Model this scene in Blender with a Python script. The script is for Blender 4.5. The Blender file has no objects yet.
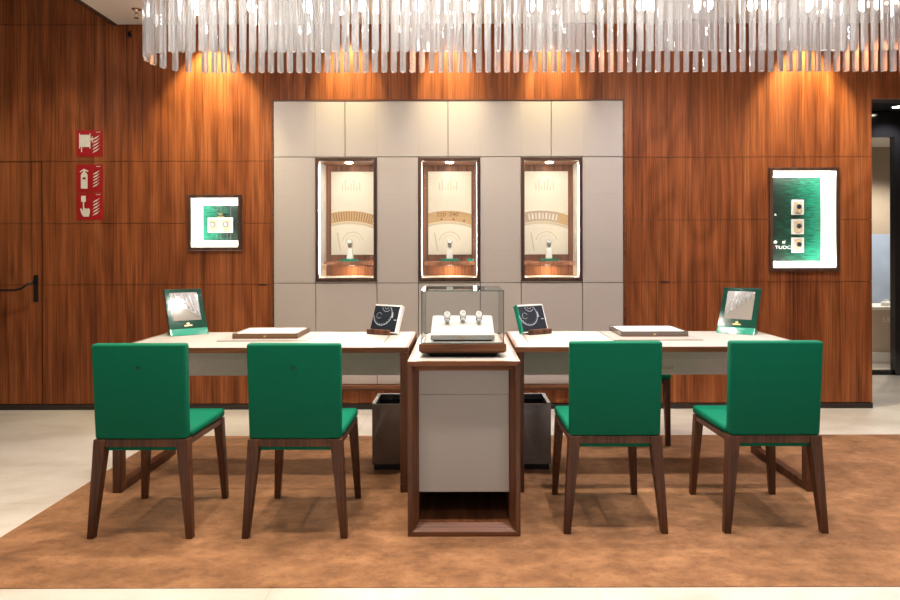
import bpy, bmesh, math, random
from mathutils import Vector, Matrix
random.seed(7)
S = bpy.context.scene
C = S.collection
PI = math.pi
YW = 5.346            # front face of the back wall
CEIL = 3.03

# ------------------------------------------------------------------ materials
def newmat(name):
    m = bpy.data.materials.new(name); m.use_nodes = True
    nt = m.node_tree; nt.nodes.clear()
    out = nt.nodes.new('ShaderNodeOutputMaterial')
    return m, nt, out

def N(nt, t, **kw):
    n = nt.nodes.new(t)
    for k, v in kw.items():
        if k in n.inputs: n.inputs[k].default_value = v
        else: setattr(n, k, v)
    return n

def coords(nt, scale=(1, 1, 1), loc=(0, 0, 0)):
    tc = N(nt, 'ShaderNodeTexCoord'); mp = N(nt, 'ShaderNodeMapping')
    mp.inputs['Scale'].default_value = scale; mp.inputs['Location'].default_value = loc
    nt.links.new(tc.outputs['Object'], mp.inputs['Vector'])
    return mp.outputs['Vector']

def ramp(nt, fac, stops):
    r = N(nt, 'ShaderNodeValToRGB'); e = r.color_ramp.elements
    while len(e) < len(stops): e.new(.5)
    for q, (p, c) in zip(e, stops):
        q.position = p; q.color = (*c, 1)
    nt.links.new(fac, r.inputs['Fac'])
    return r.outputs['Color']

def mul(nt, a, b, fac=1.0):
    m = N(nt, 'ShaderNodeMix', data_type='RGBA', blend_type='MULTIPLY')
    m.inputs[0].default_value = fac
    nt.links.new(a, m.inputs[6]); nt.links.new(b, m.inputs[7])
    return m.outputs[2]

def bsdf(nt, out, rough=.5, metal=0.0, spec=.5, coat=0.0):
    b = N(nt, 'ShaderNodeBsdfPrincipled')
    b.inputs['Roughness'].default_value = rough; b.inputs['Metallic'].default_value = metal
    b.inputs['Specular IOR Level'].default_value = spec; b.inputs['Coat Weight'].default_value = coat
    nt.links.new(b.outputs[0], out.inputs[0])
    return b

def bump(nt, b, h, strength=.2, dist=.002):
    bp = N(nt, 'ShaderNodeBump'); bp.inputs['Strength'].default_value = strength; bp.inputs['Distance'].default_value = dist
    nt.links.new(h, bp.inputs['Height']); nt.links.new(bp.outputs[0], b.inputs['Normal'])

def plain(name, col, rough=.5, metal=0., spec=.5, coat=0., var=.06, scale=40, bmp=0.):
    m, nt, out = newmat(name); b = bsdf(nt, out, rough, metal, spec, coat)
    n = N(nt, 'ShaderNodeTexNoise', Scale=scale, Detail=3.0)
    nt.links.new(coords(nt), n.inputs['Vector'])
    c2 = tuple(c * (1 - var) for c in col); c1 = tuple(min(1, c * (1 + var)) for c in col)
    nt.links.new(ramp(nt, n.outputs[0], [(.3, c2), (.7, c1)]), b.inputs['Base Color'])
    if bmp: bump(nt, b, n.outputs[0], bmp)
    return m

def wood(name, dark, mid, light, axis='z', freq=9., rough=.42, big=True, spec=.35):
    m, nt, out = newmat(name); b = bsdf(nt, out, rough, 0, spec)
    def sc(a, l):
        return {'x': (l, a, a), 'y': (a, l, a), 'z': (a, a, l)}[axis]
    n1 = N(nt, 'ShaderNodeTexNoise', Scale=1., Detail=4., Roughness=.55, Distortion=.6)
    nt.links.new(coords(nt, sc(freq, freq * .05)), n1.inputs['Vector'])
    n2 = N(nt, 'ShaderNodeTexNoise', Scale=1., Detail=5., Roughness=.7)
    nt.links.new(coords(nt, sc(freq * 7, freq * .10), (3, 1, 7)), n2.inputs['Vector'])
    col = ramp(nt, n1.outputs[0], [(.33, dark), (.5, mid), (.68, light)])
    streak = ramp(nt, n2.outputs[0], [(.34, (.42, .38, .35)), (.52, (1, 1, 1)), (.70, (1.2, 1.16, 1.1))])
    col = mul(nt, col, streak, .9)
    if big:
        # crown-cut figure: rings bent by a slow noise along the grain
        n3 = N(nt, 'ShaderNodeTexNoise', Scale=1., Detail=1.5)
        nt.links.new(coords(nt, sc(1.9, .55), (11, 5, 2)), n3.inputs['Vector'])
        mm = N(nt, 'ShaderNodeMath', operation='MULTIPLY'); mm.inputs[1].default_value = 62.
        nt.links.new(n3.outputs[0], mm.inputs[0])
        sn = N(nt, 'ShaderNodeMath', operation='SINE'); nt.links.new(mm.outputs[0], sn.inputs[0])
        ma = N(nt, 'ShaderNodeMath', operation='MULTIPLY_ADD'); ma.inputs[1].default_value = .5; ma.inputs[2].default_value = .5
        nt.links.new(sn.outputs[0], ma.inputs[0])
        fig = ramp(nt, ma.outputs[0], [(.0, (.80, .77, .74)), (.55, (1, 1, 1)), (1., (1.07, 1.06, 1.04))])
        col = mul(nt, col, fig, .75)
    nt.links.new(col, b.inputs['Base Color'])
    bump(nt, b, n2.outputs[0], .12, .001)
    return m

def emis(name, col, strength):
    m, nt, out = newmat(name)
    e = N(nt, 'ShaderNodeEmission'); e.inputs[0].default_value = (*col, 1); e.inputs[1].default_value = strength
    nt.links.new(e.outputs[0], out.inputs[0]); return m

def pane(name, tint=(1, 1, 1), refl=.08, ior=1.45):
    m, nt, out = newmat(name)
    t = N(nt, 'ShaderNodeBsdfTransparent'); t.inputs[0].default_value = (*tint, 1)
    g = N(nt, 'ShaderNodeBsdfGlossy'); g.inputs['Roughness'].default_value = .02
    f = N(nt, 'ShaderNodeFresnel'); 
    ge = N(nt, 'ShaderNodeNewGeometry'); e1 = N(nt, 'ShaderNodeMath', operation='MULTIPLY_ADD'); e1.inputs[1].default_value = -2.; e1.inputs[2].default_value = 1.
    nt.links.new(ge.outputs['Backfacing'], e1.inputs[0])
    pw = N(nt, 'ShaderNodeMath', operation='POWER'); pw.inputs[0].default_value = ior; nt.links.new(e1.outputs[0], pw.inputs[1]); nt.links.new(pw.outputs[0], f.inputs[0])
    mx = N(nt, 'ShaderNodeMixShader')
    nt.links.new(f.outputs[0], mx.inputs[0]); nt.links.new(t.outputs[0], mx.inputs[1]); nt.links.new(g.outputs[0], mx.inputs[2])
    nt.links.new(mx.outputs[0], out.inputs[0]); return m

M = {}
M['wall_wood'] = wood('wall_wood', (.170, .045, .0125), (.268, .077, .0215), (.370, .121, .039), 'z', 15, .45, True, .22)
M['walnut'] = wood('walnut', (.060, .022, .010), (.110, .042, .020), (.175, .070, .034), 'z', 24, .4, False)
M['walnut_x'] = wood('walnut_along', (.090, .032, .013), (.160, .058, .024), (.235, .090, .040), 'x', 24, .4, False)
M['walnut_y'] = wood('walnut_deep', (.090, .032, .013), (.160, .058, .024), (.235, .090, .040), 'y', 24, .4, False)
M['leg_wood'] = wood('leg_wood', (.050, .0165, .007), (.085, .029, .012), (.130, .046, .019), 'z', 22, .38, False)
M['frame_wood'] = wood('frame_wood', (.050, .024, .016), (.080, .038, .025), (.115, .056, .036), 'z', 24, .4, False)
M['niche_wood'] = wood('niche_wood', (.17, .065, .03), (.25, .10, .047), (.33, .14, .068), 'z', 14, .4, False)
M['groove'] = plain('groove', (.02, .009, .005), .8)
M['leather_grey'] = plain('leather_grey', (.50, .44, .40), .55, var=.03, scale=220, bmp=.1)
M['leather_front'] = plain('leather_front', (.33, .30, .285), .5, var=.03, scale=260, bmp=.1)
M['leather_cream'] = plain('leather_cream', (.345, .325, .290), .5, var=.03, scale=220, bmp=.08)
M['pad'] = plain('desk_pad_leather', (.30, .275, .24), .5, var=.03, scale=240, bmp=.08)
M['pad_edge'] = plain('pad_edge', (.16, .09, .05), .5)
M['apron'] = plain('apron_grey', (.78, .79, .80), .25, var=.03)
M['green'] = plain('green_fabric', (.0006, .125, .066), .6, var=.10, scale=420, bmp=.25, spec=.12)
M['green_dark'] = plain('dark_green_thread', (.004, .045, .03), .6)
M['white'] = plain('white_lacquer', (.80, .79, .76), .4, var=.02)
M['card_white'] = plain('card_white', (.55, .53, .49), .5, var=.02)
M['card_inset'] = plain('card_inset', (.40, .34, .27), .5, var=.02)
M['slope_white'] = plain('slope_white', (.42, .41, .39), .5, var=.02)
M['strip_grey'] = plain('strip_grey', (.48, .47, .45), .4)
M['lining'] = plain('white_lining', (.78, .75, .69), .5, var=.02)
M['cream'] = plain('cream_print', (.84, .80, .69), .6, var=.03, scale=6)
M['cream_dark'] = plain('cream_print_shade', (.64, .55, .40), .6)
M['tan'] = plain('tan_print', (.60, .40, .20), .6, var=.08, scale=60)
M['tan_dark'] = plain('tan_print_lines', (.22, .11, .05), .6)
M['taupe'] = plain('taupe_print', (.52, .41, .31), .6, var=.08, scale=60)
M['print_pale'] = plain('pale_print', (.86, .82, .72), .6)
M['gold'] = plain('gold', (.65, .44, .18), .3, metal=.85)
M['steel'] = plain('steel', (.62, .62, .62), .22, metal=1.)
M['dial'] = plain('dial_white', (.55, .55, .54), .3)
M['black'] = plain('black', (.008, .008, .009), .4)
M['black_gloss'] = plain('black_gloss', (.006, .006, .007), .12)
M['dark_metal'] = plain('dark_metal', (.035, .030, .026), .35, metal=.7)
M['bin'] = plain('bin_grey', (.155, .125, .11), .22, metal=.25)
M['bin_blue'] = plain('bin_blue_grey', (.20, .20, .225), .22, metal=.25)
M['bin_rim'] = plain('bin_rim', (.26, .25, .25), .35, metal=.3)
M['red'] = plain('sign_red', (.36, .0015, .003), .45)
M['picto'] = plain('sign_pale', (.72, .70, .58), .5)
M['mirror'] = plain('mirror', (.86, .86, .86), .03, metal=1., var=.005)
M['mirror_frame'] = plain('mirror_frame', (.001, .040, .024), .10, spec=.35)
M['mirror_foot'] = plain('mirror_foot', (.006, .21, .13), .12, coat=.6)
M['photo_black'] = plain('photo_black', (.008, .013, .022), .35)
M['photo_line'] = plain('photo_line', (.40, .43, .48), .5)
M['ceiling'] = plain('ceiling_paint', (.74, .70, .65), .8, var=.015, scale=3)
M['plaster'] = plain('plaster', (.36, .29, .22), .8, var=.03, scale=3)
M['blueish'] = plain('blue_wallpaper', (.36, .44, .58), .6, var=.1, scale=4)
M['baseboard'] = plain('dark_plinth', (.022, .011, .008), .4)
M['chrome'] = plain('chrome', (.7, .69, .67), .12, metal=1.)
M['glass_pane'] = pane('window_glass', (.985, .99, .985))
M['glass_case'] = pane('case_glass', (.965, .975, .97), ior=1.4)
M['glass_edge'] = plain('glass_edge', (.10, .16, .155), .1, coat=.5)
M['led'] = emis('led_strip', (1, .93, .82), 2.2)
M['lamp'] = emis('lamp_lens', (1, .88, .70), 30.)
M['lamp_cool'] = emis('lamp_lens_white', (1, .95, .88), 40.)
M['bulb'] = emis('bulb_glow', (1, .95, .90), 75.)

def glass_mat():
    """clear crystal with some white mixed in to stand for the bulb light"""
    m, nt, out = newmat('crystal')
    b = N(nt, 'ShaderNodeBsdfPrincipled')
    b.inputs['Roughness'].default_value = .04; b.inputs['Transmission Weight'].default_value = 1.; b.inputs['IOR'].default_value = 1.22
    d = N(nt, 'ShaderNodeBsdfDiffuse'); d.inputs[0].default_value = (.93, .94, .96, 1)
    t = N(nt, 'ShaderNodeBsdfTranslucent'); t.inputs[0].default_value = (.93, .94, .96, 1)
    m1 = N(nt, 'ShaderNodeMixShader'); m1.inputs[0].default_value = .5
    nt.links.new(d.outputs[0], m1.inputs[1]); nt.links.new(t.outputs[0], m1.inputs[2])
    m2 = N(nt, 'ShaderNodeMixShader')
    m2.inputs[0].default_value = .17  # white share imitates rods lit up by the bulbs
    nt.links.new(b.outputs[0], m2.inputs[1]); nt.links.new(m1.outputs[0], m2.inputs[2])
    nt.links.new(m2.outputs[0], out.inputs[0]); return m
M['crystal'] = glass_mat()

def rug_mat():
    m, nt, out = newmat('rug_pile'); b = bsdf(nt, out, .95, 0, .1)
    b.inputs['Sheen Weight'].default_value = .25; b.inputs['Sheen Tint'].default_value = (1, .8, .6, 1)
    n1 = N(nt, 'ShaderNodeTexNoise', Scale=4.2, Detail=6., Roughness=.68, Distortion=.15)
    nt.links.new(coords(nt, (1, 1.5, 1)), n1.inputs['Vector'])
    n2 = N(nt, 'ShaderNodeTexNoise', Scale=210., Detail=2.); nt.links.new(coords(nt), n2.inputs['Vector'])
    c = ramp(nt, n1.outputs[0], [(.32, (.145, .063, .026)), (.5, (.232, .106, .045)), (.66, (.325, .158, .072))])
    n3 = N(nt, 'ShaderNodeTexNoise', Scale=17., Detail=4., Roughness=.7); nt.links.new(coords(nt, (1, 1.3, 1), (4, 2, 0)), n3.inputs['Vector'])
    c = mul(nt, c, ramp(nt, n3.outputs[0], [(.34, (.72, .69, .66)), (.5, (1, 1, 1)), (.68, (1.14, 1.13, 1.12))]), .8)
    c = mul(nt, c, ramp(nt, n2.outputs[0], [(.3, (.78, .76, .74)), (.7, (1.1, 1.1, 1.1))]), .8)
    nt.links.new(c, b.inputs['Base Color']); bump(nt, b, n2.outputs[0], .6, .004)
    return m
M['rug'] = rug_mat()

def floor_mat():
    m, nt, out = newmat('limestone'); b = bsdf(nt, out, .3, 0, .4)
    n1 = N(nt, 'ShaderNodeTexNoise', Scale=1.7, Detail=6., Roughness=.6); nt.links.new(coords(nt, (1, 1.6, 1)), n1.inputs['Vector'])
    c = ramp(nt, n1.outputs[0], [(.35, (.46, .415, .355)), (.5, (.54, .50, .44)), (.68, (.61, .575, .525))])
    br = N(nt, 'ShaderNodeTexBrick', offset=0.5)
    br.inputs['Scale'].default_value = 1.; br.inputs['Brick Width'].default_value = 1.2; br.inputs['Row Height'].default_value = .6
    br.inputs['Mortar Size'].default_value = .0025; br.inputs['Mortar Smooth'].default_value = .3
    br.inputs['Color1'].default_value = (1, 1, 1, 1); br.inputs['Color2'].default_value = (.965, .955, .94, 1); br.inputs['Mortar'].default_value = (.80, .76, .71, 1)
    nt.links.new(coords(nt, (1, 1, 1), (.1, .235, 0)), br.inputs['Vector'])
    nt.links.new(mul(nt, c, br.outputs['Color'], 1.), b.inputs['Base Color'])
    return m
M['floor'] = floor_mat()

def streak_mat(name, x0, x1, flip):
    """green print of fine dark horizontal strokes, denser towards one side"""
    m, nt, out = newmat(name); b = bsdf(nt, out, .4)
    v = coords(nt, (12, 12, 100)); n = N(nt, 'ShaderNodeTexNoise', Scale=1., Detail=4., Roughness=.75); nt.links.new(v, n.inputs['Vector'])
    tc = N(nt, 'ShaderNodeTexCoord'); sp = N(nt, 'ShaderNodeSeparateXYZ'); nt.links.new(tc.outputs['Object'], sp.inputs[0])
    mr = N(nt, 'ShaderNodeMapRange'); mr.inputs[1].default_value = x0; mr.inputs[2].default_value = x1
    mr.inputs[3].default_value = -.22 if flip else .16; mr.inputs[4].default_value = .16 if flip else -.22
    nt.links.new(sp.outputs[0], mr.inputs[0])
    ad = N(nt, 'ShaderNodeMath', operation='ADD'); nt.links.new(n.outputs[0], ad.inputs[0]); nt.links.new(mr.outputs[0], ad.inputs[1])
    c = ramp(nt, ad.outputs[0], [(.36, (.0, .010, .005)), (.45, (.0, .040, .022)), (.54, (.0, .095, .052)), (.64, (.001, .20, .12))])
    nt.links.new(c, b.inputs['Base Color']); return m

# ------------------------------------------------------------------ mesh helpers
def box(bm, x0, x1, y0, y1, z0, z1, mat=None):
    vs = [bm.verts.new((x, y, z)) for x in (x0, x1) for y in (y0, y1) for z in (z0, z1)]
    q = [(0, 1, 3, 2), (4, 6, 7, 5), (0, 4, 5, 1), (2, 3, 7, 6), (0, 2, 6, 4), (1, 5, 7, 3)]
    for f in q: bm.faces.new([vs[i] for i in f])
    return vs

def hexa(bm, a, b):
    """a, b: two quads (4 points each, same winding) joined into a solid"""
    va = [bm.verts.new(p) for p in a]; vb = [bm.verts.new(p) for p in b]
    bm.faces.new(va[::-1]); bm.faces.new(vb)
    for i in range(4):
        j = (i + 1) % 4; bm.faces.new((va[i], va[j], vb[j], vb[i]))
    return va + vb

def prism(bm, pts, o, u, v, n, t):
    """2-D outline pts in the plane (o,u,v), thickness t along n"""
    o, u, v, n = map(Vector, (o, u, v, n))
    a = [bm.verts.new(o + u * p[0] + v * p[1]) for p in pts]
    b = [bm.verts.new(o + u * p[0] + v * p[1] + n * t) for p in pts]
    bm.faces.new(a[::-1]); bm.faces.new(b)
    k = len(pts)
    for i in range(k):
        j = (i + 1) % k; bm.faces.new((a[i], a[j], b[j], b[i]))

def cyl(bm, c, r, h, seg=24, axis='z', r2=None):
    r2 = r if r2 is None else r2
    c = Vector(c)
    U, V, W = {'z': ((1, 0, 0), (0, 1, 0), (0, 0, 1)), 'y': ((1, 0, 0), (0, 0, 1), (0, 1, 0)), 'x': ((0, 1, 0), (0, 0, 1), (1, 0, 0))}[axis]
    U, V, W = Vector(U), Vector(V), Vector(W)
    a = []; b = []
    for i in range(seg):
        t = 2 * PI * i / seg
        d = U * math.cos(t) + V * math.sin(t)
        a.append(bm.verts.new(c + d * r)); b.append(bm.verts.new(c + d * r2 + W * h))
    bm.faces.new(a[::-1]); bm.faces.new(b)
    for i in range(seg):
        j = (i + 1) % seg; bm.faces.new((a[i], a[j], b[j], b[i]))

def lathe(bm, prof, c=(0, 0, 0), seg=24):
    """prof: list of (r,z) about a vertical axis"""
    rings = []
    for r, z in prof:
        rings.append([bm.verts.new((c[0] + r * math.cos(2 * PI * i / seg), c[1] + r * math.sin(2 * PI * i / seg), c[2] + z)) for i in range(seg)])
    for A, B in zip(rings, rings[1:]):
        for i in range(seg):
            j = (i + 1) % seg; bm.faces.new((A[i], A[j], B[j], B[i]))
    bm.faces.new(rings[0][::-1]); bm.faces.new(rings[-1])

def tube(bm, pts, r, seg=8):
    pts = [Vector(p) for p in pts]; rings = []
    for i, p in enumerate(pts):
        d = (pts[min(i + 1, len(pts) - 1)] - pts[max(i - 1, 0)]).normalized()
        up = Vector((0, 0, 1)) if abs(d.z) < .95 else Vector((0, 1, 0))
        a = d.cross(up).normalized(); b = d.cross(a).normalized()
        rings.append([bm.verts.new(p + (a * math.cos(2 * PI * k / seg) + b * math.sin(2 * PI * k / seg)) * r) for k in range(seg)])
    for A, B in zip(rings, rings[1:]):
        for k in range(seg):
            l = (k + 1) % seg; bm.faces.new((A[k], A[l], B[l], B[k]))
    bm.faces.new(rings[0][::-1]); bm.faces.new(rings[-1])

def ringband(bm, cx, cz, r0, r1, y0, y1, a0=0, a1=2 * PI, seg=40, sx=1., clip=None):
    """flat arc band in the XZ plane between radii r0<r1, thickness y0..y1 (y0 nearer the camera)"""
    full = abs(a1 - a0 - 2 * PI) < 1e-6
    k = seg if full else seg + 1
    cols = []
    for i in range(k):
        t = a0 + (a1 - a0) * i / seg
        p = [(cx + sx * r * math.cos(t), y, cz + r * math.sin(t)) for r in (r0, r1) for y in (y0, y1)]
        cols.append([bm.verts.new(q) for q in p])
    rng = range(k if full else k - 1)
    for i in rng:
        A, B = cols[i], cols[(i + 1) % k]
        for a, b in ((0, 2), (2, 3), (3, 1), (1, 0)):
            bm.faces.new((A[a], A[b], B[b], B[a]))
    if not full:
        for A in (cols[0], cols[-1]): bm.faces.new((A[0], A[1], A[3], A[2]))

def new():
    return bmesh.new()

def obj(name, bm, mat, parent=None, bev=0., seg=2, smooth=False, mtx=None, kind=None, label=None):
    if mtx is not None: bmesh.ops.transform(bm, matrix=mtx, verts=bm.verts)
    bmesh.ops.recalc_face_normals(bm, faces=bm.faces)
    me = bpy.data.meshes.new(name); bm.to_mesh(me); bm.free()
    if smooth:
        for p in me.polygons: p.use_smooth = True
    me.materials.append(M[mat] if isinstance(mat, str) else mat)
    o = bpy.data.objects.new(name, me); C.objects.link(o)
    if parent is not None: o.parent = parent
    if bev:
        b = o.modifiers.new('bevel', 'BEVEL'); b.width = bev; b.segments = seg; b.limit_method = 'ANGLE'; b.angle_limit = math.radians(35)
        if smooth: b.harden_normals = False
    if kind: o['kind'] = kind
    if label: o['label'] = label
    return o

def thing(name, label, cat, loc=(0, 0, 0), rotz=0., group=None):
    o = bpy.data.objects.new(name, None); C.objects.link(o); o.empty_display_size = .1
    o.location = loc; o.rotation_euler = (0, 0, rotz); o['label'] = label; o['category'] = cat
    if group: o['group'] = group
    return o

def tag(o, label, cat, group=None):
    o['label'] = label; o['category'] = cat
    if group: o['group'] = group
    return o

def struct(name, bm, mat, parent=None, **kw):
    o = obj(name, bm, mat, parent, **kw)
    if parent is None: o['kind'] = 'structure'
    return o

def dup(root, loc, rotz=None, label=None):
    r = root.copy(); C.objects.link(r); r.location = loc
    if rotz is not None: r.rotation_euler = (0, 0, rotz)
    if label: r['label'] = label
    for ch in list(root.children):
        c = ch.copy(); C.objects.link(c); c.parent = r
        for g in list(ch.children):
            d = g.copy(); C.objects.link(d); d.parent = c
    return r

def text(name, s, size, loc, mat, parent=None, mtx=None, align='LEFT', thick=.0006, sx=1.):
    cu = bpy.data.curves.new(name, 'FONT'); cu.body = s; cu.size = size; cu.extrude = thick; cu.align_x = align
    t = bpy.data.objects.new('tmp', cu); C.objects.link(t)
    dg = bpy.context.evaluated_depsgraph_get()
    me = bpy.data.meshes.new_from_object(t.evaluated_get(dg))
    bpy.data.objects.remove(t)
    base = Matrix.Translation(loc) @ Matrix.Rotation(PI / 2, 4, 'X') @ Matrix.Diagonal((sx, 1, 1, 1))
    me.transform((mtx @ base) if mtx is not None else base)
    # one mesh per character
    bm = bmesh.new(); bm.from_mesh(me); bpy.data.meshes.remove(me)
    seen = set(); out = []
    bm.verts.index_update()
    for v0 in list(bm.verts):
        if v0 in seen: continue
        isl = []; st_ = [v0]; seen.add(v0)
        while st_:
            q = st_.pop(); isl.append(q)
            for e_ in q.link_edges:
                o_ = e_.other_vert(q)
                if o_ not in seen: seen.add(o_); st_.append(o_)
        idx = {q: i for i, q in enumerate(isl)}
        fs = {f for q in isl for f in q.link_faces}
        mm = bpy.data.meshes.new(name); mm.from_pydata([q.co[:] for q in isl], [], [[idx[q] for q in f.verts] for f in fs])
        mm.materials.append(M[mat]); o = bpy.data.objects.new(name, mm); C.objects.link(o)
        if parent is not None: o.parent = parent
        out.append(o)
    bm.free()
    return out

CROWN = [(-.30, 0), (.30, 0), (.52, .50), (.20, .22), (.27, .62), (.08, .24), (0, .70), (-.08, .24), (-.27, .62), (-.20, .22), (-.52, .50)]
def crown(bm, o, u, v, n, s, t=.0012):
    prism(bm, [(x * s, y * s) for x, y in CROWN], o, u, v, n, t)

def cells(x0, x1, z0, z1, holes):
    """split a rectangle into boxes leaving the holes open"""
    xs = sorted({x0, x1, *[min(max(h[i], x0), x1) for h in holes for i in (0, 1)]})
    zs = sorted({z0, z1, *[min(max(h[i], z0), z1) for h in holes for i in (2, 3)]})
    for a, b in zip(xs, xs[1:]):
        for c, d in zip(zs, zs[1:]):
            mx, mz = (a + b) / 2, (c + d) / 2
            if not any(h[0] < mx < h[1] and h[2] < mz < h[3] for h in holes): yield a, b, c, d

# ------------------------------------------------------------------ the setting
LV = (-2.138, -1.714, 1.25, 1.69)        # left vitrine opening (outer frame)
RV = (2.429, 2.982, 1.077, 1.893)        # right vitrine
WN = [(-1.132, -.652, 1.008, 1.973), (-.326, .158, 1.008, 1.973), (.480, .960, 1.008, 1.973)]
GX0, GX1, GZ0, GZ1 = -1.462, 1.282, .197, 2.421

b = new(); box(b, -5.2, 7.2, -1.2, 9.2, -.1, 0); struct('floor', b, 'floor')
b = new(); box(b, -2.69, 5.2, -1.2, YW + .02, CEIL, CEIL + .1); struct('ceiling', b, 'ceiling')
b = new(); box(b, -2.72, -2.691, -1.2, YW - .001, CEIL - .012, CEIL + .62); struct('trim_1', b, 'frame_wood')
b = new(); box(b, -5.2, -2.69, -1.2, YW + .02, 3.65, 3.75); struct('ceiling_upper', b, 'ceiling')
b = new(); box(b, -5.2, -5.05, -1.2, YW + .2, 0, 3.75); struct('wall_left', b, 'plaster')
b = new(); box(b, 5.2, 5.35, -1.2, YW + .2, 0, 3.1); struct('wall_right', b, 'plaster')

holes = [LV, RV] + WN
g = .0017
bk = new(); wp = new()
def panel(x0, x1, z0, z1):
    for a, bb, c, d in cells(x0 + g, x1 - g, z0 + g, z1 - g, holes): box(wp, a, bb, YW, YW + .02, c, d)
ZL = [.045, .983, 1.464, 1.953]; ZR = [.045, .995, 1.482, 1.976]
for z0, z1 in zip(ZL, ZL[1:]):
    panel(-3.283, GX0 - .01, z0, z1)
panel(-5.05, -1.415, GZ1 + .01, CEIL)
panel(-5.05, GX0 - .01, 1.953, GZ1 + .01 + 2 * g)
panel(-5.05, -2.70, CEIL, 3.65)
panel(-1.415, 1.236, GZ1 + .012, CEIL); panel(1.236, 3.24, GZ1 + .01, CEIL)
panel(GX1 + .012, 3.24, ZR[3], GZ1 + .01 + 2 * g)
panel(GX1 + .012, 1.541, .995, 1.482); panel(GX1 + .012, 1.541, 1.482, 1.976); panel(GX1 + .012, 1.541, .045, .995)
for z0, z1 in ((.995, 1.482), (1.482, 1.976)):
    panel(1.541, 2.225, z0, z1); panel(2.225, 3.24, z0, z1)
panel(1.541, 2.43, .045, .995); panel(2.43, 3.24, .045, .995)
panel(GX0, GX1, .045, .150)
panel(3.24, 5.2, 2.43, CEIL)
struct('wall_back', wp, 'wall_wood')
for r in cells(-3.28, 3.24, .0, CEIL + .6, holes + [(3.24, 6, 0, 2.43)]): box(bk, r[0], r[1], YW + .0195, YW + .035, r[2], r[3])
box(bk, -5.05, -3.2801, YW + .0195, YW + .035, 0, CEIL + .6)
box(bk, 3.2401, 5.2, YW + .0195, YW + .15, 2.432, CEIL + .6)
struct('wall_back_core', bk, 'groove')
b = new(); box(b, 3.10, 3.239, YW + .036, YW + .4, 0, 2.43); struct('wall_return', b, 'wall_wood')
# door at far left
d = new()
for z0, z1 in zip(ZL, ZL[1:]): box(d, -4.25, -3.283 - .008, YW + .001, YW + .0195, z0 + g, z1 - (g if z1 < 1.9 else .006))
door = struct('door_1', d, 'wall_wood')
b = new(); box(b, -5.05, -4.256, YW, YW + .02, .045, 1.95); struct('wall_back_end', b, 'wall_wood')
hd = thing('door_lever', 'dark metal door lever with long bar on the wooden door at far left', 'door handle', (-3.333, YW + .001, .955))
b = new(); box(b, -.019, .019, -.008, 0, -.105, .105); obj('back_plate', b, 'dark_metal', hd, .004)
b = new(); cyl(b, (0, -.03, .06), .013, .024, 16, 'y'); obj('lock_cylinder', b, 'black', hd, .002)
b = new(); tube(b, [(0, -.006, .045), (0, -.05, .045), (-.03, -.065, .035), (-.07, -.068, .005), (-.11, -.068, -.008), (-.16, -.068, -.010), (-.72, -.068, -.010), (-.76, -.05, -.010), (-.76, -.002, -.010)], .009, 10)
obj('lever_bar', b, 'dark_metal', hd, smooth=True)
# plinth
b = new(); box(b, -5.05, 3.24, YW - .006, YW + .0194, .0, .042); struct('baseboard_back', b, 'baseboard')
# grey leather cladding
gp = new(); gg = .0025
def gpanel(x0, x1, z0, z1):
    for a, bb, c, dd in cells(x0 + gg, x1 - gg, z0 + gg, z1 - gg, holes): box(gp, a, bb, YW - .012, YW + .0195, c, dd)
xt = [GX0, -.900, -.092, .718, GX1]
for x0, x1 in zip(xt, xt[1:]): gpanel(x0, x1, 1.982, GZ1)
for x0, x1 in ((GX0, WN[0][0]), (WN[0][1], WN[1][0]), (WN[1][1], WN[2][0]), (WN[2][1], GX1)): gpanel(x0, x1, .992, 1.982)
xb = [GX0, WN[0][0], WN[0][1], WN[1][0], WN[1][1], WN[2][0], WN[2][1], GX1]
for x0, x1 in zip(xb, xb[1:]): gpanel(x0, x1, GZ0, .992)
for w in WN:
    gpanel(w[0], w[1], 1.974, 1.982)
    gpanel(w[0], w[1], .992, 1.007)
struct('wall_back_cladding', gp, 'leather_grey', bev=.0015)
b = new()
box(b, GX0 - .012, GX0 - .001, YW - .016, YW + .019, GZ0, GZ1 + .012); box(b, GX1 + .001, GX1 + .012, YW - .016, YW + .019, GZ0, GZ1 + .012)
box(b, GX0 - .001, GX1 + .001, YW - .016, YW + .019, GZ1 + .001, GZ1 + .012)
struct('trim_2', b, 'walnut_x')
b = new(); box(b, GX0, GX1, YW - .06, YW + .019, .172, .195); box(b, GX0, GX1, YW - .03, YW + .019, .152, .1715); struct('trim_3', b, 'walnut_x', bev=.002)

# room behind the opening on the right
b = new(); box(b, 3.239, 7.2, 6.75, 6.80, 2.36, 3.1); box(b, 4.30, 4.385, 6.72, 6.80, .0, 2.36); box(b, 3.239, 7.2, 6.75, 6.80, 0, .045); struct('window_1', b, 'black_gloss')
b = new(); box(b, 3.239, 4.30, 6.77, 6.78, .045, 2.36); box(b, 4.386, 7.2, 6.77, 6.78, .045, 2.36); o = struct('window_1_pane', b, 'glass_pane')
b = new(); box(b, 3.10, 7.2, YW + .401, 6.75, 2.62, 2.7); box(b, 3.24, 7.2, YW + .15, YW + .401, 2.62, 2.7); struct('ceiling_passage', b, 'black')
b = new(); box(b, 3.1, 7.2, 6.801, 9.2, 2.6, 2.7); struct('ceiling_shop', b, 'ceiling')
b = new(); box(b, 2.9, 3.239, YW + .401, 9.2, 0, 2.7); box(b, 7.2, 7.3, YW + .2, 9.2, 0, 3.1); box(b, 5.351, 7.2, YW + .1, YW + .2, 0, 3.1); struct('wall_side', b, 'plaster')
b = new(); box(b, 3.24, 7.2, 9.0, 9.2, 1.45, 2.6); box(b, 3.24, 7.2, 9.0, 9.2, 0, .5); struct('wall_far', b, 'plaster')
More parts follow.
